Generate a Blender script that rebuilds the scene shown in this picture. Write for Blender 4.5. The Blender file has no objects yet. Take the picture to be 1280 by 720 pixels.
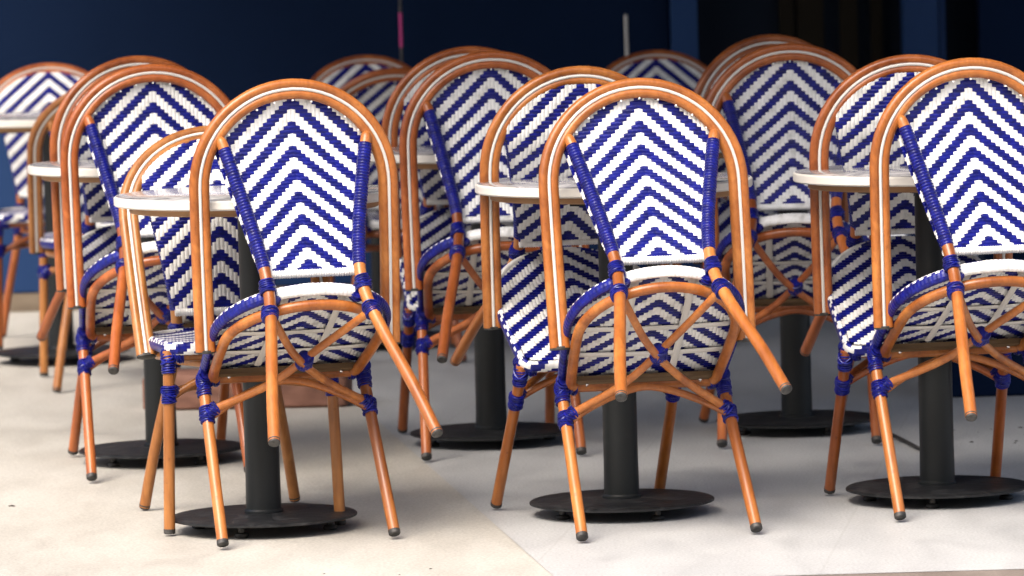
import bpy, math, random
import numpy as np
from math import sin, cos, pi, sqrt, radians, floor as fl
from mathutils import Vector, Matrix, Euler
random.seed(7)
S = bpy.context.scene
COL = S.collection

# ------------------------------------------------------------------ camera
cd = bpy.data.cameras.new('camera'); cam = bpy.data.objects.new('camera', cd); COL.objects.link(cam)
cd.sensor_width = 36; cd.lens = 6633.4/1280*36; cd.clip_end = 500; cd.clip_start = .1
cam.matrix_world = Matrix.Translation((0, 0, 1.3946)) @ Matrix.Rotation(radians(90-4.3527), 4, 'X') @ Matrix.Rotation(radians(-1.5797), 4, 'Z')
cd.dof.use_dof = True; cd.dof.focus_distance = 11.2; cd.dof.aperture_fstop = 6.5
S.camera = cam

# ------------------------------------------------------------------ light
SUN_EL, SUN_AZ = radians(55), radians(-30)          # azimuth: degrees to the left of straight behind the camera
W = bpy.data.worlds.new('World'); S.world = W; W.use_nodes = True
nt = W.node_tree; bg = nt.nodes['Background']; sky = nt.nodes.new('ShaderNodeTexSky')
sky.sky_type = 'NISHITA'; sky.sun_disc = False; sky.sun_elevation = SUN_EL
sd = Vector((sin(SUN_AZ)*cos(SUN_EL), -cos(SUN_AZ)*cos(SUN_EL), sin(SUN_EL)))  # towards the sun
sky.sun_rotation = math.atan2(sd.x, sd.y)
sky.air_density = 1.0; sky.dust_density = 7.0; sky.ozone_density = 1.0
nt.links.new(sky.outputs[0], bg.inputs[0]); bg.inputs[1].default_value = .15
ld = bpy.data.lights.new('sun', 'SUN'); sun = bpy.data.objects.new('sun', ld); COL.objects.link(sun)
ld.energy = 1.3; ld.angle = radians(38); ld.color = (1, .975, .94)
sun.rotation_euler = sd.to_track_quat('Z', 'Y').to_euler(); sun.location = (-5, 0, 8)
S.view_settings.view_transform = 'Standard'; S.view_settings.look = 'None'
S.view_settings.gamma = 1; S.view_settings.exposure = 1.13

# ------------------------------------------------------------------ materials
def mat(name, base, rough=.5, coat=0, spec=.5, metal=0):
    m = bpy.data.materials.new(name); m.use_nodes = True
    b = m.node_tree.nodes['Principled BSDF']
    b.inputs['Base Color'].default_value = (*base, 1); b.inputs['Roughness'].default_value = rough
    b.inputs['Coat Weight'].default_value = coat; b.inputs['Coat Roughness'].default_value = .15
    b.inputs['Specular IOR Level'].default_value = spec; b.inputs['Metallic'].default_value = metal
    return m
def nodes(m): return m.node_tree.nodes, m.node_tree.links, m.node_tree.nodes['Principled BSDF']
def vary(m, cols, scale=(1, 1, 1), nscale=5, detail=4, coord='Object', rough=None, bump=0, pos=(.35, .65), rnd=0, distort=0):
    """noise-driven colour ramp + roughness + bump"""
    N, L, b = nodes(m)
    tc = N.new('ShaderNodeTexCoord'); mp = N.new('ShaderNodeMapping'); mp.inputs['Scale'].default_value = scale
    L.new(tc.outputs[coord], mp.inputs[0])
    n = N.new('ShaderNodeTexNoise'); n.inputs['Scale'].default_value = nscale; n.inputs['Detail'].default_value = detail
    n.inputs['Distortion'].default_value = distort
    L.new(mp.outputs[0], n.inputs['Vector'])
    r = N.new('ShaderNodeValToRGB'); L.new(n.outputs['Fac'], r.inputs[0])
    e = r.color_ramp.elements; e[0].position = pos[0]; e[1].position = pos[1]
    e[0].color = (*cols[0], 1); e[1].color = (*cols[-1], 1)
    for i, c in enumerate(cols[1:-1]):
        q = e.new(pos[0]+(pos[1]-pos[0])*(i+1)/(len(cols)-1)); q.color = (*c, 1)
    out = r.outputs[0]
    if rnd:
        oi = N.new('ShaderNodeObjectInfo'); mr = N.new('ShaderNodeMapRange')
        mr.inputs['To Min'].default_value = 1-rnd; mr.inputs['To Max'].default_value = 1+rnd
        L.new(oi.outputs['Random'], mr.inputs[0])
        hs = N.new('ShaderNodeHueSaturation'); L.new(mr.outputs[0], hs.inputs['Value']); L.new(out, hs.inputs['Color']); out = hs.outputs[0]
    L.new(out, b.inputs['Base Color'])
    if rough:
        mr = N.new('ShaderNodeMapRange'); mr.inputs['To Min'].default_value = rough[0]; mr.inputs['To Max'].default_value = rough[1]
        L.new(n.outputs['Fac'], mr.inputs[0]); L.new(mr.outputs[0], b.inputs['Roughness'])
    if bump:
        bp = N.new('ShaderNodeBump'); bp.inputs['Strength'].default_value = bump; bp.inputs['Distance'].default_value = .01
        L.new(n.outputs['Fac'], bp.inputs['Height']); L.new(bp.outputs[0], b.inputs['Normal'])
    return n
M = {}
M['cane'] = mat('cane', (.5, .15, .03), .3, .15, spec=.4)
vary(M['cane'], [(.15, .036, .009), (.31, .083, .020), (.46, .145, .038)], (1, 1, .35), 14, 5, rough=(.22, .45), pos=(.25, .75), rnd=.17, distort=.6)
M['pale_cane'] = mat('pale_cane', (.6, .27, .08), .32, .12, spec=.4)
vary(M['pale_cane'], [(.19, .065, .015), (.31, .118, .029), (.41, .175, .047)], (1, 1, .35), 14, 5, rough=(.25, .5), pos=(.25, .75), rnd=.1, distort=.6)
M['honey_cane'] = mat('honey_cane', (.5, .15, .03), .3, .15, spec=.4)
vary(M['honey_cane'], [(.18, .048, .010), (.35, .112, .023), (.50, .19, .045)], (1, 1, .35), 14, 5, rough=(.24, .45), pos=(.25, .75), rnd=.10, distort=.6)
def grain(m):
    '''fine lengthwise grain and small scuffs over the base colour'''
    N, L, b = nodes(m); src = b.inputs['Base Color'].links[0].from_socket
    tc = N.new('ShaderNodeTexCoord'); out = src
    for sc, scale, lo, hi, dark, fac in ((26, (5, 5, .45), .38, .56, (.55, .48, .42, 1), .35), (55, (1, 1, 1), .27, .36, (.35, .27, .22, 1), .4)):
        mp = N.new('ShaderNodeMapping'); mp.inputs['Scale'].default_value = scale; n = N.new('ShaderNodeTexNoise'); n.inputs['Scale'].default_value = sc; n.inputs['Detail'].default_value = 4
        L.new(tc.outputs['Object'], mp.inputs[0]); L.new(mp.outputs[0], n.inputs['Vector'])
        r = N.new('ShaderNodeValToRGB'); L.new(n.outputs['Fac'], r.inputs[0]); e = r.color_ramp.elements
        e[0].position = lo; e[0].color = dark; e[1].position = hi; e[1].color = (1, 1, 1, 1)
        mx = N.new('ShaderNodeMix'); mx.data_type = 'RGBA'; mx.blend_type = 'MULTIPLY'; mx.inputs[0].default_value = fac
        L.new(out, mx.inputs[6]); L.new(r.outputs[0], mx.inputs[7]); out = mx.outputs[2]
    L.new(out, b.inputs['Base Color'])
for k in ('cane', 'pale_cane', 'honey_cane'): grain(M[k])
M['white'] = mat('white_strand', (.75, .75, .73), .32, .1)
vary(M['white'], [(.50, .50, .47), (.70, .70, .675), (.78, .78, .76)], (1, 1, 1), 38, 5, pos=(.28, .6))
M['blue'] = mat('blue_strand', (.018, .018, .22), .3, .08, spec=.28)
vary(M['blue'], [(.003, .0042, .08), (.0065, .0100, .20)], (1, 1, 1), 60, 2, pos=(.3, .7))
M['pipe'] = mat('white_piping', (.60, .58, .54), .35, .1)
M['ply'] = mat('plywood', (.2, .13, .06), .6)
vary(M['ply'], [(.09, .05, .02), (.16, .10, .045)], (2, 30, 30), 3, 4)
M['rubber'] = mat('foot_rubber', (.025, .024, .022), .55)
vary(M['rubber'], [(.015, .015, .014), (.07, .065, .06)], (1, 1, 1), 90, 3, pos=(.4, .75))
M['steel'] = mat('bolt_steel', (.7, .68, .65), .25, metal=1)
M['iron'] = mat('cast_iron', (.02, .021, .022), .42, spec=.35)
vary(M['iron'], [(.006, .007, .008), (.012, .013, .014), (.04, .041, .042)], (3, 3, 3), 9, 8, rough=(.3, .6), bump=.35, pos=(.3, .75), distort=.8)
M['post'] = mat('black_metal', (.014, .016, .018), .42, spec=.3)
vary(M['post'], [(.006, .0075, .008), (.011, .013, .014)], (1, 1, .3), 12, 5, rough=(.35, .5))
M['marble'] = mat('marble', (.7, .68, .65), .16, .2)
def marble():
    N, L, b = nodes(M['marble'])
    tc = N.new('ShaderNodeTexCoord')
    n = N.new('ShaderNodeTexNoise'); n.inputs['Scale'].default_value = 5; n.inputs['Detail'].default_value = 8; n.inputs['Distortion'].default_value = 1.6
    L.new(tc.outputs['Object'], n.inputs['Vector'])
    r = N.new('ShaderNodeValToRGB'); L.new(n.outputs['Fac'], r.inputs[0]); e = r.color_ramp.elements
    e[0].position = .38; e[0].color = (.44, .43, .42, 1); e[1].position = .66; e[1].color = (.56, .55, .53, 1)
    for p, c in ((.47, (.20, .20, .21, 1)), (.52, (.50, .49, .48, 1)), (.58, (.29, .29, .30, 1))): q = e.new(p); q.color = c
    L.new(r.outputs[0], b.inputs['Base Color'])
marble()
M['edge'] = mat('table_edge', (.66, .63, .57), .35)
M['mdf'] = mat('table_underboard', (.30, .15, .06), .55)
vary(M['mdf'], [(.22, .11, .045), (.34, .18, .075)], (1, 1, 6), 8, 4)
M['navy'] = mat('navy_paint', (.006, .016, .048), .8, spec=.05)
vary(M['navy'], [(.0035, .010, .031), (.005, .0135, .040)], (1, 1, .5), 1.2, 4, rough=(.7, .9))
M['pillar'] = mat('blue_paint', (.014, .045, .14), .5, spec=.2)
vary(M['pillar'], [(.011, .038, .115), (.015, .048, .145)], (1, 1, .3), 3, 4)
M['glass'] = mat('dark_glass', (.009, .014, .024), .8, spec=.1)
M['curtain'] = mat('dark_curtain', (.017, .014, .010), .9, spec=.05)
M['lower'] = mat('blue_lower_panel', (.01, .035, .11), .6, spec=.2)
M['skirt'] = mat('skirting', (.16, .12, .085), .7)
vary(M['skirt'], [(.12, .09, .06), (.2, .155, .11)], (1, 1, 4), 5, 5)
M['terracotta'] = mat('terracotta', (.22, .075, .045), .75)
vary(M['terracotta'], [(.10, .042, .028), (.17, .075, .048), (.24, .115, .078)], (1, 1, 2.5), 12, 6, bump=.4, pos=(.3, .7))
M['bloom'] = mat('pink_cord', (.55, .04, .22), .5)
M['grit'] = mat('grit', (.05, .035, .025), .9)
M['blocker_render'] = mat('grey_render', (.2, .19, .18), .85)
M['roof'] = mat('roof_board', (.05, .05, .055), .8)

def floor_mat(name, c0, c1, c2, joint=None):
    m = mat(name, c1, .6); N, L, b = nodes(m)
    tc = N.new('ShaderNodeTexCoord')
    def noise(sc, scale, det, dist=0):
        mp = N.new('ShaderNodeMapping'); mp.inputs['Scale'].default_value = scale
        n = N.new('ShaderNodeTexNoise'); n.inputs['Scale'].default_value = sc; n.inputs['Detail'].default_value = det; n.inputs['Distortion'].default_value = dist
        L.new(tc.outputs['Object'], mp.inputs[0]); L.new(mp.outputs[0], n.inputs['Vector']); return n.outputs['Fac']
    big = noise(1.3, (1, .5, 1), 3, .4); streak = noise(9, (1, .35, 1), 8, .5); fine = noise(160, (1, 1, 1), 3)
    a = N.new('ShaderNodeMix'); a.data_type = 'FLOAT'; a.inputs[0].default_value = .5; L.new(big, a.inputs[2]); L.new(streak, a.inputs[3])
    r = N.new('ShaderNodeValToRGB'); L.new(a.outputs[0], r.inputs[0]); e = r.color_ramp.elements
    e[0].position = .36; e[0].color = (*c0, 1); e[1].position = .62; e[1].color = (*c2, 1); q = e.new(.48); q.color = (*c1, 1)
    mx = N.new('ShaderNodeMix'); mx.data_type = 'RGBA'; mx.blend_type = 'MULTIPLY'; mx.inputs[0].default_value = .22
    L.new(r.outputs[0], mx.inputs[6])
    rr = N.new('ShaderNodeValToRGB'); L.new(fine, rr.inputs[0]); rr.color_ramp.elements[0].position = .35; rr.color_ramp.elements[1].position = .6
    L.new(rr.outputs[0], mx.inputs[7]); out = mx.outputs[2]
    if joint:
        bt = N.new('ShaderNodeTexBrick'); bt.offset = 0; bt.inputs['Scale'].default_value = 1
        bt.inputs['Mortar Size'].default_value = .003; bt.inputs['Brick Width'].default_value = joint; bt.inputs['Row Height'].default_value = joint
        bt.inputs['Color1'].default_value = (1, 1, 1, 1); bt.inputs['Color2'].default_value = (.985, .985, .985, 1); bt.inputs['Mortar'].default_value = (.93, .925, .92, 1)
        mp = N.new('ShaderNodeMapping'); mp.inputs['Rotation'].default_value = (0, 0, radians(7.6)); mp.inputs['Location'].default_value = (.2, .12, 0)
        L.new(tc.outputs['Object'], mp.inputs[0]); L.new(mp.outputs[0], bt.inputs['Vector'])
        m2 = N.new('ShaderNodeMix'); m2.data_type = 'RGBA'; m2.blend_type = 'MULTIPLY'; m2.inputs[0].default_value = 1
        L.new(out, m2.inputs[6]); L.new(bt.outputs['Color'], m2.inputs[7]); out = m2.outputs[2]
    L.new(out, b.inputs['Base Color'])
    mr = N.new('ShaderNodeMapRange'); mr.inputs['To Min'].default_value = .42; mr.inputs['To Max'].default_value = .75; L.new(streak, mr.inputs[0]); L.new(mr.outputs[0], b.inputs['Roughness'])
    bp = N.new('ShaderNodeBump'); bp.inputs['Strength'].default_value = .25; bp.inputs['Distance'].default_value = .003; L.new(fine, bp.inputs['Height']); L.new(bp.outputs[0], b.inputs['Normal'])
    return m
M['concrete'] = floor_mat('sand_concrete', (.40, .38, .335), (.455, .435, .385), (.50, .48, .43))
M['tile'] = floor_mat('pale_tile', (.38, .385, .38), (.43, .435, .43), (.47, .475, .465), .6)
M['strip'] = floor_mat('brown_paving', (.14, .11, .09), (.2, .165, .14), (.26, .22, .19))

# ------------------------------------------------------------------ mesh helpers
class MB:
    def __init__(s): s.v = []; s.f = []; s.m = []; s.mats = []
    def mi(s, name):
        if name not in s.mats: s.mats.append(name)
        return s.mats.index(name)
    def add(s, vs, fs, m):
        o = len(s.v); s.v += [tuple(v) for v in vs]; k = s.mi(m)
        for f in fs: s.f.append(tuple(i+o for i in f)); s.m.append(k)
    def box(s, c, d, m, rot=0):
        vs = []
        for x in (-.5, .5):
            for y in (-.5, .5):
                for z in (-.5, .5):
                    px, py = x*d[0], y*d[1]
                    vs.append((c[0]+px*cos(rot)-py*sin(rot), c[1]+px*sin(rot)+py*cos(rot), c[2]+z*d[2]))
        s.add(vs, [(0, 1, 3, 2), (4, 6, 7, 5), (0, 4, 5, 1), (2, 3, 7, 6), (0, 2, 6, 4), (1, 5, 7, 3)], m)
    def tube(s, pts, r, m, n=14, closed=False, cap=True, sq=None):
        """r: number or list; sq=(a,b) squashes the section (a along frame normal, b along binormal)"""
        P = [Vector(p) for p in pts]; K = len(P); R = r if isinstance(r, (list, tuple)) else [r]*K
        T = []
        for i in range(K):
            a = P[(i-1) % K] if closed or i > 0 else P[i]; b = P[(i+1) % K] if closed or i < K-1 else P[i]
            T.append((b-a).normalized())
        up = Vector((0, 0, 1)) if abs(T[0].z) < .9 else Vector((1, 0, 0))
        nrm = (up - T[0]*up.dot(T[0])).normalized(); vs = []; fs = []
        for i in range(K):
            nrm = (nrm - T[i]*nrm.dot(T[i])).normalized(); bi = T[i].cross(nrm)
            for k in range(n):
                a = 2*pi*k/n; ca, sa = cos(a)*(sq[0] if sq else 1), sin(a)*(sq[1] if sq else 1)
                vs.append(P[i]+nrm*ca*R[i]+bi*sa*R[i])
        for i in range(K if closed else K-1):
            j = (i+1) % K
            for k in range(n): q = (k+1) % n; fs.append((i*n+k, i*n+q, j*n+q, j*n+k))
        if cap and not closed: fs.append(tuple(range(n))[::-1]); fs.append(tuple((K-1)*n+k for k in range(n)))
        s.add(vs, fs, m)
    def lathe(s, prof, m, n=48, c=(0, 0, 0)):
        vs = []; fs = []
        for (r, z) in prof:
            for k in range(n): a = 2*pi*k/n; vs.append((c[0]+r*cos(a), c[1]+r*sin(a), c[2]+z))
        for i in range(len(prof)-1):
            for k in range(n): q = (k+1) % n; fs.append((i*n+k, i*n+q, (i+1)*n+q, (i+1)*n+k))
        fs.append(tuple(range(n))[::-1]); fs.append(tuple((len(prof)-1)*n+k for k in range(n)))
        s.add(vs, fs, m)
    def build(s, name, parent=None, smooth=40, swap=None):
        me = bpy.data.meshes.new(name); me.from_pydata(s.v, [], s.f)
        for k in s.mats: me.materials.append(M[k])
        me.polygons.foreach_set('material_index', s.m); me.update()
        if smooth:
            me.shade_smooth()
            try: me.set_sharp_from_angle(angle=radians(smooth))
            except Exception: pass
        o = bpy.data.objects.new(name, me); COL.objects.link(o); o.parent = parent
        return o
def empty(name, label, cat, loc=(0, 0, 0), rot=(0, 0, 0), group=None):
    o = bpy.data.objects.new(name, None); COL.objects.link(o); o.location = loc; o.rotation_euler = rot
    o.empty_display_size = .1; tag(o, label, cat, group); return o
def tag(o, label, cat, group=None):
    o['label'] = label; o['category'] = cat
    if group: o['group'] = group
def copy_tree(o, parent=None, remap=None):
    c = o.copy(); COL.objects.link(c); c.parent = parent
    if remap and c.data: c.data = remap(c.data)
    for ch in list(o.children): copy_tree(ch, c, remap)
    return c
def lerp(a, b, t): return tuple(x+(y-x)*t for x, y in zip(a, b))
def smooth_path(ctrl, n=8):
    P = [Vector(p) for p in ctrl]; P = [P[0]*2-P[1]]+P+[P[-1]*2-P[-2]]; out = []
    for i in range(1, len(P)-2):
        for k in range(n):
            t = k/n; a, b, c, d = P[i-1:i+3]
            out.append(.5*((2*b)+(c-a)*t+(2*a-5*b+4*c-d)*t*t+(3*b-a-3*c+d)*t**3))
    out.append(P[-2]); return out

# ------------------------------------------------------------------ chair
FY = .2137   # front feet line; chair local y is measured from there (origin = midpoint between the front feet)
def L(x, y, z): return (x, y-FY, z)
CW, CH = .0090, .0087     # strand width and height; the chevron repeats every 6 strands, 3 of them blue
def weave(mb, mapf, inside, urange, vrange, amp=.0018, half=.0014, clamp=None, PER=6, BL=3):
    """individually raised strands: white floats run along v, blue floats along u; both faces"""
    i0, i1 = urange; j0, j1 = vrange
    for i in range(i0, i1):
        for j in range(j0, j1):
            if not inside((i+.5)*CW, (j+.5)*CH): continue
            ku = i if i >= 0 else -i-1
            ph = (j+ku) % PER; blue = ph < BL
            nu, nv = (2, 4) if blue else (4, 2)
            jit = random.uniform(-.0002, .0002); tilt = random.uniform(-.00015, .00015)
            for side in (1, -1):
                vs = []
                for a in range(nu+1):
                    for b in range(nv+1):
                        fu, fv = a/nu, b/nv
                        if blue:
                            run = (ph if i >= 0 else BL-1-ph)+fu; acr = fv; ln = BL
                        else:
                            run = (ph-BL)+fv; acr = fu; ln = PER-BL
                        h = (1-abs(2*acr-1)**2.2)*(.5+.5*sin(pi*max(0, min(1, run/ln)))**.6)*(.72+.28*sin(pi*(run % 1 if 0 < run < ln else 0)))
                        uu, vv = (i+fu)*CW, (j+fv-.2*((fu if i >= 0 else 1-fu)-.5))*CH
                        if clamp: uu, vv = clamp(uu, vv)
                        p, n = mapf(uu, vv)
                        hh = half+amp*h+jit+tilt*(acr-.5)*2
                        vs.append(p+n*hh*side)
                fs = []
                for a in range(nu):
                    for b in range(nv):
                        q = a*(nv+1)+b; f = (q, q+nv+1, q+nv+2, q+1)
                        fs.append(f if side < 0 else f[::-1])
                mb.add(vs, fs, 'blue' if blue else 'white')
def ribbed(mb, pts, r, m, pitch=.0046, amp=.0011, n=14):
    """a strand wound round a tube: real ridges"""
    P = [Vector(p) for p in pts]; ds = [0]
    for a, b in zip(P, P[1:]): ds.append(ds[-1]+(b-a).length)
    jt = {}; tot = ds[-1]; K = max(6, int(tot/pitch*6)); out = []; R = []
    for k in range(K+1):
        s = tot*k/K; i = max(j for j in range(len(ds)) if ds[j] <= s+1e-9); i = min(i, len(P)-2)
        t = (s-ds[i])/(ds[i+1]-ds[i]); out.append(P[i].lerp(P[i+1], t))
        jt.setdefault(int(s/pitch), random.uniform(-.35, .35)); R.append(r+amp*abs(sin(pi*s/pitch))-amp*.5+jt[int(s/pitch)]*amp*sin(pi*s/pitch)**2)
    mb.tube(out, R, m, n)
def wound(mb, pts, r, m='blue'):
    """flat strands wound round a joint: a sleeve, an uneven helix over it and two slanting loops"""
    P = [Vector(p) for p in pts]; mb.tube(P, r-.0012, m, 12)
    ds = [0]
    for a, b in zip(P, P[1:]): ds.append(ds[-1]+(b-a).length)
    def at(s):
        s = max(0, min(ds[-1]-1e-7, s)); i = max(j for j in range(len(ds)-1) if ds[j] <= s)
        return P[i].lerp(P[i+1], (s-ds[i])/(ds[i+1]-ds[i])), (P[i+1]-P[i]).normalized()
    T = (P[-1]-P[0]).normalized(); up = Vector((0, 1, 0)) if abs(T.y) < .8 else Vector((1, 0, 0))
    pitch = random.uniform(.0047, .0056); turns = max(2, ds[-1]/pitch); K = int(turns*14); ph0 = random.uniform(0, 6)
    w1, w2, a1 = random.uniform(0, 6), random.uniform(0, 6), random.uniform(.0004, .0010); path = []
    for k in range(K+1):
        t = k/K; th = ph0+2*pi*turns*t; p, d = at(ds[-1]*t+a1*sin(th*1.0+w1)*min(1, 4*t, 4*(1-t)))
        n_ = (up-d*up.dot(d)).normalized(); b_ = d.cross(n_); rr = r+.0004+.0006*sin(th*.37+w2)
        path.append(p+n_*cos(th)*rr+b_*sin(th)*rr)
    mb.tube(path, .0024, m, 6)
    for q in range(2):
        c, d = at(ds[-1]*random.uniform(.35, .65)); n_ = (up-d*up.dot(d)).normalized(); b_ = d.cross(n_)
        tl = random.uniform(.4, .9)*random.choice((-1, 1))*ds[-1]*.42; az = random.uniform(0, 6); path = []
        for k in range(20):
            th = 2*pi*k/20; rr = r+.0022; path.append(c+n_*cos(th)*rr+b_*sin(th)*rr+d*tl*sin(th+az))
        mb.tube(path, .0022, m, 6, closed=True)
HZ0, HZC, HR = .39, .6716, .2075            # hoop end height, arch centre height, arch radius in its plane
def hoop_pt(w, off, dn):
    """w along the hoop: 0..1 left side up, 1..2 arch, 2..3 right side down; off: in-plane offset outwards; dn: offset off the plane"""
    ny, nz = .85, .527                        # plane normal (faces the sitter and up)
    if w < 1 or w > 2:
        t = w if w < 1 else 3-w; sg = -1 if w < 1 else 1
        z = HZ0-.012+(HZC-HZ0+.012)*t
        x = sg*(.2035+.004*sin(pi*.5*t)+off)
    else:
        a = pi*(w-1); x = -cos(a)*(HR+off); z = HZC+sin(a)*(HR+off)*.85
    y = .035-.62*(z-.39)
    return L(x, y+dn*ny, z+dn*nz)
WS = [i/7 for i in range(7)]+[1+i/30 for i in range(31)]+[2+i/7 for i in range(1, 8)]
PROF = [(.462, -.150), (.55, -.156), (.65, -.164), (.73, -.173), (.785, -.199), (.86, -.2435)]   # backrest z, y
def make_chair(wood='cane'):
    root = empty('bistro_chair', '', 'chair')
    # hoop: two bent canes with white piping in the groove between
    mb = MB()
    for off in (.0112, -.0112): mb.tube([hoop_pt(w, off, 0) for w in WS], .0107, wood, 14)
    hoop = mb.build('arm_hoop', root)
    mb = MB()
    for dn in (.0066, -.0066): mb.tube([hoop_pt(w, 0, dn) for w in WS], .0037, 'pipe', 8)
    mb.build('piping', root)
    for w in (0, 3):
        mb = MB(); p = Vector(hoop_pt(w, 0, 0)); d = (Vector(hoop_pt(.1 if w == 0 else 2.9, 0, 0))-p).normalized()
        mb.tube([p-d*.004, p-d*.003, p+d*.003], [.0195, .0218, .0220], 'rubber', 20, sq=(.52, 1) ); mb.build('end_cap', hoop)
    for s in (-1, 1):
        for (w, d) in ((.10, -.0126),):
            mb = MB(); ww = w if s < 0 else 3-w
            p = Vector(hoop_pt(ww, -.012, 0)); q = p+Vector((0, -.0135, -.003))
            mb.tube([p, q, q+Vector((0, -.0025, -.001))], [.0035, .0042, .0018], 'steel', 10); mb.build('bolt', hoop)
    # backrest
    zs = [p[0] for p in PROF]; ys = [p[1] for p in PROF]
    fine = smooth_path([(0, y, z) for z, y in PROF], 10); arc = [0]
    for a, b in zip(fine, fine[1:]): arc.append(arc[-1]+(b-a).length)
    fz = [p.z for p in fine]; fy = [p.y for p in fine]
    def back(u, s):
        z = float(np.interp(s, arc, fz)); y = float(np.interp(s, arc, fy))
        z2 = float(np.interp(s+.002, arc, fz)); y2 = float(np.interp(s+.002, arc, fy))
        if s+.002 > arc[-1]: z2, y2 = z+.0017, y-.00105
        t = Vector((0, y2-y, z2-z)); t = t.normalized() if t.length > 0 else Vector((0, -.5, .85))
        return Vector(L(u, y+.10*u*u*0, z)), Vector((0, t.z, -t.y))
    def hw(z):
        post = .1105+(.168-.1105)*min(1, (z-.462)/(.735-.462))
        if z < .735: return post
        t = (z-HZC)/.85; a = .1985**2-t*t
        return sqrt(a) if a > 0 else 0
    def in_back(u, s):
        if s < 0 or s > arc[-1]: return False
        return abs(u) < hw(float(np.interp(s, arc, fz)))+CW*.4
    def cl_back(u, s):
        s = min(max(s, 0), arc[-1]); h = hw(float(np.interp(s, arc, fz)))
        return max(-h, min(h, u)), s
    mb = MB(); weave(mb, back, in_back, (-22, 22), (0, int(arc[-1]/CH)+1), clamp=cl_back)
    br = mb.build('backrest', root, 50)
    mb = MB()                                     # white bound lower edge, vertical ridges
    ribbed(mb, [L(-.108, -.151, .456), L(.108, -.151, .456)], .0085, 'white', .0055, .0012, 12)
    o = mb.build('edge_binding', br)
    for a in np.linspace(.22, pi-.22, 13):
        x = -cos(a)*.181; z = HZC+sin(a)*.181*.85; y = .035-.62*(z-.39)-.004
        if z < .74: continue
        mb = MB(); p = Vector(L(x, y, z)); mb.tube([p, p+Vector((0, -.006, -.003))], .0022, 'white', 6); mb.build('pin', br)
    # legs
    for s in (-1, 1):
        mb = MB()
        ctrl = [(s*.173, -.2865, .006), (s*.150, -.25, .14), (s*.118, -.200, .30), (s*.104, -.178, .39), (s*.1035, -.172, .46),
                (s*.116, -.176, .55), (s*.136, -.187, .65), (s*.1545, -.199, .735), (s*.162, -.202, .762)]
        pts = smooth_path([L(*c) for c in ctrl], 6)
        mb.tube(pts, [.0128]*(len(pts)-7)+[.0122, .0120, .0118, .0114, .0108, .009, .006], wood, 16)
        leg = mb.build('leg', root)
        mb = MB(); d = (pts[1]-pts[0]).normalized()
        mb.tube([pts[0]-d*.004, pts[0]-d*.002, pts[0]+d*.006], [.0105, .0124, .0131], 'rubber', 16); mb.build('foot_cap', leg)
        mb = MB(); seg = [p for p in pts if .455 < p.z < .738]; ribbed(mb, seg, .0139, 'blue', .0070, .0019); mb.build('post_wrap', leg)
        for z0, z1, r in ((.400, .430, .0152), (.333, .362, .0158)):
            seg = [Vector(L(s*(.104+.018*max(0, (.39-z)/.09)*.75), -.174-.02*max(0, (.39-z)/.09), z)) for z in np.linspace(z0, z1, 5)]
            mb = MB(); wound(mb, seg, r+.0008-.001)
            c = sum((Vector(p) for p in seg), Vector())/5
            if z0 > .37:   # strands going round the seat frame too
                wound(mb, [c+Vector((-s*.012, .008, -.014)), c+Vector((-s*.014, .026, -.016))], .0150-.001)
            mb.build('binding', leg)
        mb = MB()
        ctrl = [(s*.189, .2137, .006), (s*.185, .212, .15), (s*.1805, .210, .30), (s*.1785, .207, .375), (s*.1775, .203, .400)]
        pts = smooth_path([L(*c) for c in ctrl], 5); mb.tube(pts, .0125, wood, 16)
        leg = mb.build('leg', root)
        mb = MB(); d = (pts[1]-pts[0]).normalized()
        mb.tube([pts[0]-d*.004, pts[0]-d*.002, pts[0]+d*.007], [.0110, .0129, .0131], 'rubber', 16); mb.build('foot_cap', leg)
        mb = MB(); wound(mb, [L(s*.1812, .2105, .288), L(s*.180, .210, .326)], .0150-.001)
        wound(mb, [L(s*.178, .198, .302), L(s*.160, .186, .318)], .0125-.001); mb.build('binding', leg)
        mb = MB(); wound(mb, smooth_path([L(s*.1788, .2095, .352), L(s*.178, .206, .378), L(s*.1765, .196, .394), L(s*.1755, .178, .392)], 5), .0148-.001)
        wound(mb, [L(s*.172, .203, .389), L(s*.146, .2035, .389)], .0142-.001); mb.build('binding', leg)
    # seat outline (back is -y)
    def halfw(y, inset=0):                          # half width of the seat at y (back = -y)
        A = .188-inset; Bk = .177-inset
        if y <= 0: return A*sqrt(max(0, 1-(y/Bk)**2))
        w = A-.012*(y/.2)**1.5; f = .216-inset; rc = .022
        if y > f: return 0
        if y > f-rc: w += -rc+sqrt(max(0, rc*rc-(y-f+rc)**2))
        return w
    def outline(inset=0, n=96):
        A = .188-inset; Bk = .177-inset; f = .216-inset; q = n//2; half = []
        for k in range(q//2): a = -pi/2+pi/2*k/(q//2); half.append((A*cos(a), Bk*sin(a)))
        m = q-q//2; L1 = f-.022
        for k in range(m//2): y = L1*k/(m//2); half.append((halfw(y, inset), y))
        r_ = m-m//2; rc = .022; xc = halfw(L1, inset)-rc; c4 = max(3, r_//3)
        for k in range(c4): a = pi/2*k/c4; half.append((xc+rc*cos(a), L1+rc*sin(a)))
        for k in range(r_-c4): half.append((xc*(1-k/(r_-c4)), f))
        return half+[(0, f)]+[(-x, y) for x, y in half[:0:-1]]
    def in_seat(u, v):
        y = -v
        if y > .216 or y < -.19: return False
        return abs(u) < halfw(y, .006)+CW*.4
    def cl_seat(u, v):
        y = max(-.170, min(.209, -v)); h = halfw(y, .006); return max(-h, min(h, u)), -y
    def seat(u, v):
        y = -v; d = 1-min(1, (u/.19)**2*.6+((y)/.2)**2*.6)
        return Vector(L(u, y, .4165-.010*d)), Vector((0, 0, 1))
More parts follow.
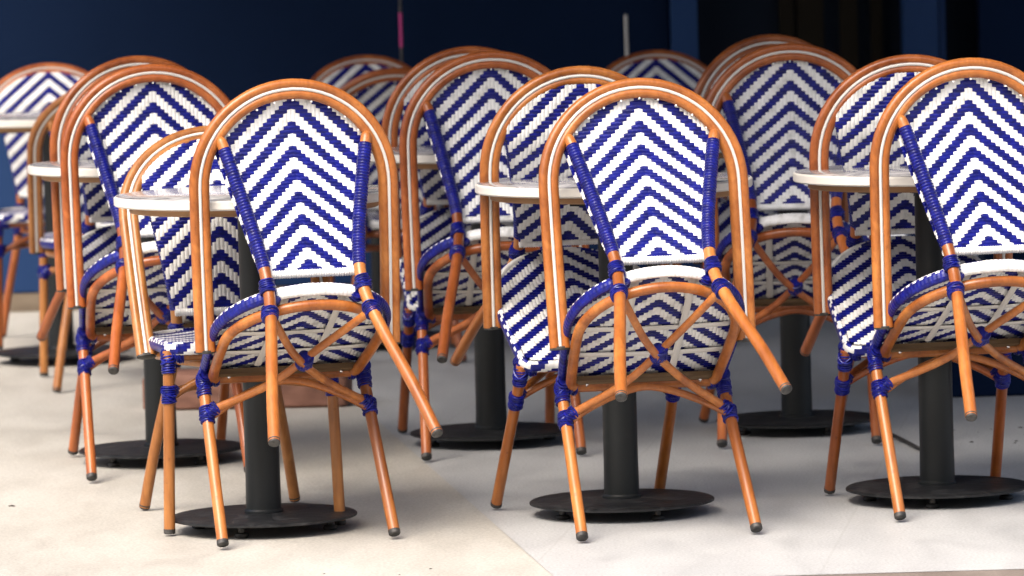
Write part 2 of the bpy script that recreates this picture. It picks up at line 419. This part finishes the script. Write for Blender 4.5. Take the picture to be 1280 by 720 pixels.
    mb = MB(); weave(mb, seat, in_seat, (-22, 22), (-25, 22), .0018, .0020, clamp=cl_seat)
    st = mb.build('seat', root, 50)
    # rolled seat rim with zigzag white upper edge
    O = outline(0, 240); n = 14; vs = []; K = len(O)
    mb = MB()
    cx = [Vector(L(x, y, .4055)) for x, y in O]; ring = []
    for i in range(K):
        T = (cx[(i+1) % K]-cx[i-1]).normalized(); nr = T.cross(Vector((0, 0, 1)))
        rib = .0006*abs(sin(pi*i/2))
        ring.append([cx[i]+nr*cos(2*pi*k/n)*(.0085+rib)+Vector((0, 0, 1))*sin(2*pi*k/n)*(.0140+rib) for k in range(n)])
    for i in range(K):
        j = (i+1) % K; x, y = O[i]
        for k in range(n):
            q = (k+1) % n; ang = 360*(k+.5)/n    # 0 = outward, 90 = up
            frontw = y > .194
            px_, py_ = ring[i][k].x, ring[i][k].y+FY
            if 62 <= ang < 190:
                ii = fl(px_/CW); ku = ii if ii >= 0 else -ii-1
                wht = (fl(-py_/CH)+ku) % 6 >= 3
            elif y < -.02 and abs(x) < .088: wht = True
            elif frontw:
                if 225 < ang < 320: wht = True
                else:
                    ii = fl(x/CW); ku = ii if ii >= 0 else -ii-1; jj = fl((-.216-.0135*radians(((90-ang+180) % 360)-180))/CH)
                    wht = (jj+ku) % 6 >= 3
            else: wht = 18 < ang < 180 and (ang > 48 or (i//2) % 2 == 0)
            mb.add([ring[i][k], ring[i][q], ring[j][q], ring[j][k]], [(0, 1, 2, 3)], 'white' if wht else 'blue')
    mb.build('seat_rim', st, 0)
    # seat frame tube below
    F = outline(.017, 120); mb = MB()
    Fs = [(x, y) for x, y in F if y < .196]; Fs.sort(key=lambda p: math.atan2(p[0], p[1]) % (2*pi))
    mb.tube([L(x, y, .3765+.010*max(0, y/.2)) for x, y in Fs], .0115, wood, 14)
    fr = mb.build('seat_frame', root)
    mb = MB(); mb.tube([L(x, .2005, .3880) for x in np.linspace(-.166, .166, 7)], .0112, wood, 14); mb.build('front_rail', root)
    mb = MB(); mb.box(L(0, .182, .392), (.318, .014, .013), 'ply'); mb.build('inner_rail', fr)
    for s in (-1, 1):
        for (x, y) in ((s*.125, .1985), (s*.169, .09)):
            mb = MB()
            p = Vector(L(x, y, .386)); q = p+(Vector((0, -.004, -.0125)) if y < .15 else Vector((0, -.013, -.001)))
            mb.tube([p, q, q+(q-p)*.15], [.0042, .0042, .002], 'steel', 10); mb.build('bolt', fr)
    # straps under the seat
    for (a, b) in (((-.062, -.16), (-.062, .17)), ((.062, -.16), (.062, .17)), ((-.165, .015), (.165, .015)), ((-.165, .105), (.165, .105))):
        mb = MB(); z = .3975 if a[0] == b[0] else .400
        d = Vector((b[0]-a[0], b[1]-a[1], 0)); l = d.length; c = ((a[0]+b[0])/2, (a[1]+b[1])/2)
        mb.tube([L(a[0]+(b[0]-a[0])*t, a[1]+(b[1]-a[1])*t, z+.004*(abs(2*t-1)**2)) for t in np.linspace(0, 1, 9)], .0080, 'pipe', 8, sq=(.3, 1.0))
        mb.build('support_strap', st)
    # crossed braces and arched stretcher
    for s in (-1, 1):
        mb = MB(); mb.tube(smooth_path([L(s*.106, -.180, .345), L(s*.03, -.03, .332+(.009 if s > 0 else -.009)), L(-s*.06, .09, .318), L(-s*.168, .192, .312)], 6), .0088, wood, 12)
        mb.build('brace', root)
    mb = MB(); wound(mb, [L(-.012, .012, .329), L(.012, .012, .329)], .0155); wound(mb, [L(0, -.006, .329), L(0, .030, .329)], .0145)
    mb.build('binding', root)
    mb = MB(); mb.tube(smooth_path([L(-.170, .196, .300), L(-.125, .188, .325), L(-.06, .180, .352), L(0, .176, .364), L(.06, .180, .352), L(.125, .188, .325), L(.170, .196, .300)], 6), .0085, wood, 12)
    mb.build('stretcher', root)
    return root

chair_a = make_chair('cane')
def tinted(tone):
    """a copy of the chair whose canes carry another colour; woven meshes stay shared"""
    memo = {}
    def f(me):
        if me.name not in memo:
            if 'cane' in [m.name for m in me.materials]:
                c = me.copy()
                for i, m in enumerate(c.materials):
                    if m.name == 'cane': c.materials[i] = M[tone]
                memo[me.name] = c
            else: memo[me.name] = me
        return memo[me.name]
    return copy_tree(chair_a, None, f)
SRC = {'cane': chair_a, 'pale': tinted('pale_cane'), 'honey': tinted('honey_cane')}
used = {'cane': False, 'pale': False, 'honey': False}
def place(kind, x, y, yaw, tilt, label, group):
    src = SRC[kind]
    o = copy_tree(src) if used[kind] else src
    used[kind] = True
    t = radians(tilt); o.location = (x, y, .0015+.012*sin(t)); o.rotation_euler = (-t, 0, radians(yaw))
    tag(o, label, 'chair', group)
    return o
# ------------------------------------------------------------------ setting
def sheet(name, pts, z, m):
    mb = MB(); mb.add([(x, y, z) for x, y in pts], [tuple(range(len(pts)))], m); o = mb.build(name, None, 0); o['kind'] = 'structure'; return o
sheet('ground', [(-120, -120), (120, -120), (120, 120), (-120, 120)], -.0015, 'concrete')
sheet('tiled_floor', [(.0795, 10.545), (12, 10.55), (12, 17.9), (-.90, 17.9)], 0.0, 'tile')
sheet('paving_strip', [(-.2, 10.33), (12, 10.33), (12, 10.543), (-.2, 10.538)], 0.0, 'strip')

cafe = empty('cafe_front', 'dark navy cafe front with lighter blue pillars and dark glass behind the chairs', 'building', (0, 18, 0))
def wpart(name, boxes, m, smooth=0):
    mb = MB()
    for c, d in boxes: mb.box((c[0], c[1]-18, c[2]), d, m)
    return mb.build(name, cafe, smooth)
wpart('wall', [((-4.9, 18.05, 2.6), (10.9, .3, 5.2)), ((7.6, 18.05, 2.6), (12, .3, 5.2))], 'navy')
wpart('skirting', [((-4.9, 17.885, .03), (10.9, .03, .06))], 'skirt')
wpart('pillar', [((.603, 17.93, 1.5), (.09, .14, 3.0))], 'pillar')
wpart('pillar', [((1.40, 17.93, 1.5), (.115, .14, 3.0)), ((1.475, 17.945, 1.5), (.02, .09, 3.0))], 'pillar')
wpart('window', [((1.07, 18.03, 1.6), (1.1, .02, 2.8))], 'glass')
for x, w in ((.955, .05), (1.035, .09), (1.165, .06), (1.26, .04)): wpart('window_frame', [((x, 18.005, 1.6), (w, .03, 2.8))], 'curtain')
wpart('door', [((.48, 17.985, 1.3), (.26, .1, 2.6))], 'navy')
mb = MB(); mb.tube([(.409, -.10, .35), (.409, -.10, .945)], .0055, 'pipe', 10)
for z in (.42, .90): mb.tube([(.409, -.10, z), (.409, -.06, z)], .005, 'pipe', 8)
mb.build('door_handle', cafe)
RP = [(-.95, 10.85), (3.6, 10.45), (3.6, 17.88), (-2.0, 17.88), (-2.0, 13.0)]  # unseen roof; outline shaped to keep daylight off the back rows
mb = MB(); mb.add([(x, y-18, 2.62) for x, y in RP]+[(x, y-18, 2.74) for x, y in RP], [(4, 3, 2, 1, 0), (5, 6, 7, 8, 9)]+[(k, (k+1) % 5, 5+(k+1) % 5, 5+k) for k in range(5)], 'roof'); mb.build('roof', cafe, 0)
wpart('wall_panel', [((-4.9, 17.89, .34), (10.9, .02, .55))], 'lower')
# unseen building added behind the camera to block low skylight and darken the back rows
op = empty('sky_blocker', 'plain grey unseen building added behind the camera to block low sky', 'building', (0, -9, 0))
mb = MB(); mb.box((0, -4, 4.5), (60, 8, 9), 'blocker_render'); mb.build('wall', op, 0)
for k in range(14):
    for z in (2.6, 5.6):
        mb = MB(); mb.box((-26+k*4, .01, z), (1.4, .08, 1.7), 'glass'); mb.build('window', op, 0)
# hanging pink and grey cord
mb = MB()
for k in range(26):
    z = 1.9-k*.058; mb.tube([(0, 0, z-.0), (0, 0, z-.0575)], .0048, 'bloom' if k % 3 else 'rubber', 8)
o = mb.build('hanging_cord', None); o.location = (-.349, 17.82, .35); tag(o, 'thin pink and grey cord hanging down the dark navy wall', 'cord')

# low reddish-brown planter lying behind the second table
mb = MB(); prof = [(-.5, .0), (-.5, .075), (-.49, .095), (.49, .098), (.5, .075), (.5, .0)]
pts = []
Lb, Db = .56, .16
def rbox(mb, c, d, r, m):
    n = 5; vs = []; ring = []
    for z, ins in ((0, .006), (.006, 0), (d[2]-r, 0), (d[2]-r*.3, r*.3), (d[2], r)):
        row = []
        for (sx, sy, a0) in ((1, 1, 0), (-1, 1, pi/2), (-1, -1, pi), (1, -1, 3*pi/2)):
            for k in range(n):
                a = a0+pi/2*k/(n-1); rr = r
                row.append((c[0]+sx*(d[0]/2-rr-ins)+cos(a)*rr, c[1]+sy*(d[1]/2-rr-ins)+sin(a)*rr, c[2]+z))
        ring.append(row)
    N_ = 4*n; vs = [p for row in ring for p in row]; fs = []
    for i in range(len(ring)-1):
        for k in range(N_): q = (k+1) % N_; fs.append((i*N_+k, i*N_+q, (i+1)*N_+q, (i+1)*N_+k))
    fs.append(tuple(range(N_))[::-1]); fs.append(tuple((len(ring)-1)*N_+k for k in range(N_)))
    mb.add(vs, fs, m)
rbox(mb, (0, 0, 0), (Lb, Db, .10), .02, 'terracotta')
o = mb.build('low_box', None); o.location = (-.725, 14.36, 0); o.rotation_euler = (0, 0, radians(-4)); tag(o, 'low reddish-brown block lying on the floor behind the front left table', 'block')
# navy box at the right, only its base shows between the legs
mb = MB(); rbox(mb, (0, 0, .0), (.9, .5, .33), .015, 'navy'); o = mb.build('storage_box', None)
o.location = (1.598, 14.30, .0); tag(o, 'low dark navy box on the grey floor behind the right-hand table', 'box')

# ------------------------------------------------------------------ tables
def make_table():
    t = empty('bistro_table', '', 'table')
    mb = MB(); R = .3058
    mb.lathe([(R-.012, .7175), (R-.003, .7185), (R, .7215), (R, .7365), (R-.0035, .7395)], 'edge', 96)
    top = mb.build('tabletop', t)
    mb = MB(); mb.lathe([(R-.004, .7390), (R-.006, .7402), (.0001, .7402)], 'marble', 96); mb.build('marble_face', top)
    mb = MB(); mb.lathe([(R-.036, .703), (R-.033, .705), (R-.033, .7173)], 'mdf', 96); mb.build('underboard', top)
    mb = MB(); mb.box((0, 0, .697), (.34, .05, .010), 'post'); mb.box((0, 0, .6965), (.05, .34, .009), 'post'); mb.build('mounting_cross', t)
    mb = MB(); mb.lathe([(.043, .036), (.043, .042), (.0392, .046), (.0382, .12), (.0378, .4), (.0376, .695)], 'post', 40); mb.build('column', t)
    mb = MB(); W_ = .2045
    mb.lathe([(W_-.006, .0255), (W_, .027), (W_, .0305), (W_-.003, .0325), (W_-.02, .0340), (.06, .0365), (.044, .0375)], 'iron', 96)
    base = mb.build('base_plate', t)
    for k in range(4):
        a = pi/4+k*pi/2+.2; mb = MB(); c = (cos(a)*.152, sin(a)*.152, 0)
        mb.lathe([(.014, 0), (.016, .004), (.014, .009), (.007, .011), (.007, .0295)], 'rubber', 16, c); mb.build('foot', base)
    return t
TABLES = [
 (-.5574, 11.5666, 'marble-topped table at front left, its black base on the sand-coloured concrete', .3),
 (.2299, 11.662, 'marble-topped table at front centre, its black base just right of the floor seam', 1.1),
 (.9359, 11.757, 'marble-topped table at front right, its black base touching the right edge', 2.0),
 (-.8752, 13.0327, 'marble-topped table in the second row at left, base beside the reddish block', 2.9),
 (-.0608, 13.2275, 'marble-topped table in the second row at centre, mostly hidden behind tilted chairs', .9),
 (.71, 13.323, 'round marble-topped table in the second row at the right, in deep shade', 4.2),
 (-1.3616, 15.9246, 'round marble-topped table at the far left, in front of the blue wall', 5.0),
 (-.39, 16.13, 'round table in the back row near the centre, almost hidden behind the chairs', 3.3),
 (.44, 15.85, 'round table in the back row right of centre, hidden under the darkest chair', 1.7),
]
tb = make_table()
for i, (x, y, lab, rz) in enumerate(TABLES):
    o = tb if i == 0 else copy_tree(tb)
    o.location = (x, y, 0); o.rotation_euler = (0, 0, rz); tag(o, lab, 'table', 'round bistro tables')

# ------------------------------------------------------------------ chairs
G = 'blue and white bistro chairs around the tables'
CH_ = [
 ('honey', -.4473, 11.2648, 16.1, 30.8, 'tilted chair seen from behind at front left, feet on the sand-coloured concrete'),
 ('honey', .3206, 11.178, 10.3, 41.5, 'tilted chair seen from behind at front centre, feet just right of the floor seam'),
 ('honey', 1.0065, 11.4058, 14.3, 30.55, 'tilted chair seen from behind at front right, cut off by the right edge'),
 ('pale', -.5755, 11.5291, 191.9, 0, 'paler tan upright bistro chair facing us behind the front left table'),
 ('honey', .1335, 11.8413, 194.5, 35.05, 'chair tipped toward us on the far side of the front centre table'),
 ('cane', .8908, 11.9139, 185.6, 33.6, 'chair tipped toward us on the far side of the front right table'),
 ('cane', -.8258, 12.5966, 10.5, 35.5, 'tilted chair seen from behind at the left second-row table'),
 ('cane', -.9259, 13.2354, 196.5, 30.4, 'chair tipped toward us across the left second-row table, its hoop outermost of the pair'),
 ('cane', -.0301, 12.8236, 4.7, 33.4, 'tilted chair seen from behind in the second row, between the two front tables'),
 ('cane', -.1013, 13.5063, 185.2, 35.05, 'chair tipped toward us behind the centre second-row chair, mostly hoop and seat showing'),
 ('cane', .6922, 12.9133, -2.5, 36.9, 'shaded tilted chair seen from behind in second row, right of the front centre chair'),
 ('cane', .66, 13.6084, 198.6, 31.6, 'chair tipped toward us behind the shaded right second-row chair, hoop rim showing'),
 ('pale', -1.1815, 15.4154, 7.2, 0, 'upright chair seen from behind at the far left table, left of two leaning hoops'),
 ('cane', -1.402, 16.3686, 186, 0, 'upright chair facing us at the left edge, behind the far left table'),
 ('cane', -.365, 15.97, 5, 0, 'upright back-row chair seen from behind, just right of the front left hoop'),
 ('cane', -.395, 16.30, 186, 0, 'blurred upright back-row chair left of centre, only its arched top showing'),
 ('cane', .465, 16.0, 180, 0, 'dark blurred upright back-row chair, arched top just below the white door handle'),
]
for k, x, y, yaw, t, lab in CH_: place(k, x, y, yaw, t, lab, G)

# ------------------------------------------------------------------ small things
mb = MB(); mb.tube(smooth_path([(.905, 13.36, .006), (.93, 13.13, .006), (.955, 12.93, .006), (.985, 12.70, .006), (1.03, 12.5, .006)], 6), .005, 'rubber', 8)
o = mb.build('floor_cable', None); tag(o, 'thin black cable lying on the grey floor beside the front right table base', 'cable')
def crumb(x, y, r, lab):
    mb = MB(); n = 7; vs = [(0, 0, r*.5)]
    for k in range(n): a = 2*pi*k/n; q = r*random.uniform(.6, 1.2); vs.append((q*cos(a)*1.5, q*sin(a), r*.15))
    for k in range(n): a = 2*pi*k/n; q = r*random.uniform(.5, 1.0); vs.append((q*cos(a)*1.5, q*sin(a), 0))
    fs = [(0, 1+k, 1+(k+1) % n) for k in range(n)]+[(1+k, 1+n+k, 1+n+(k+1) % n, 1+(k+1) % n) for k in range(n)]
    mb.add(vs, fs, 'grit'); o = mb.build('debris_crumb', None, 60); o.location = (x, y, -.0014 if x < .0 else .0002); o.rotation_euler = (0, 0, random.uniform(0, 6))
    tag(o, lab, 'debris', 'specks of dirt on the floor')
PLACES = [(-1.164, 12.143, .0065, 'lone dark speck on the bright concrete at the far left'),
 (-.183, 10.81, .004, 'dark speck on the concrete right of the front left chair foot'),
 (-.245, 10.73, .003, 'small speck on the concrete, lowest of those right of the front left chair'),
 (-.40, 10.78, .0025, 'tiny speck on the concrete below the front left base plate')]
for i in range(16):
    PLACES.append((1.09+random.random()*.24, 12.75+random.random()*.5, random.uniform(.002, .0055), 'tiny dark speck in the dirt scattered behind the front right table base'))
for p in PLACES: crumb(*p)
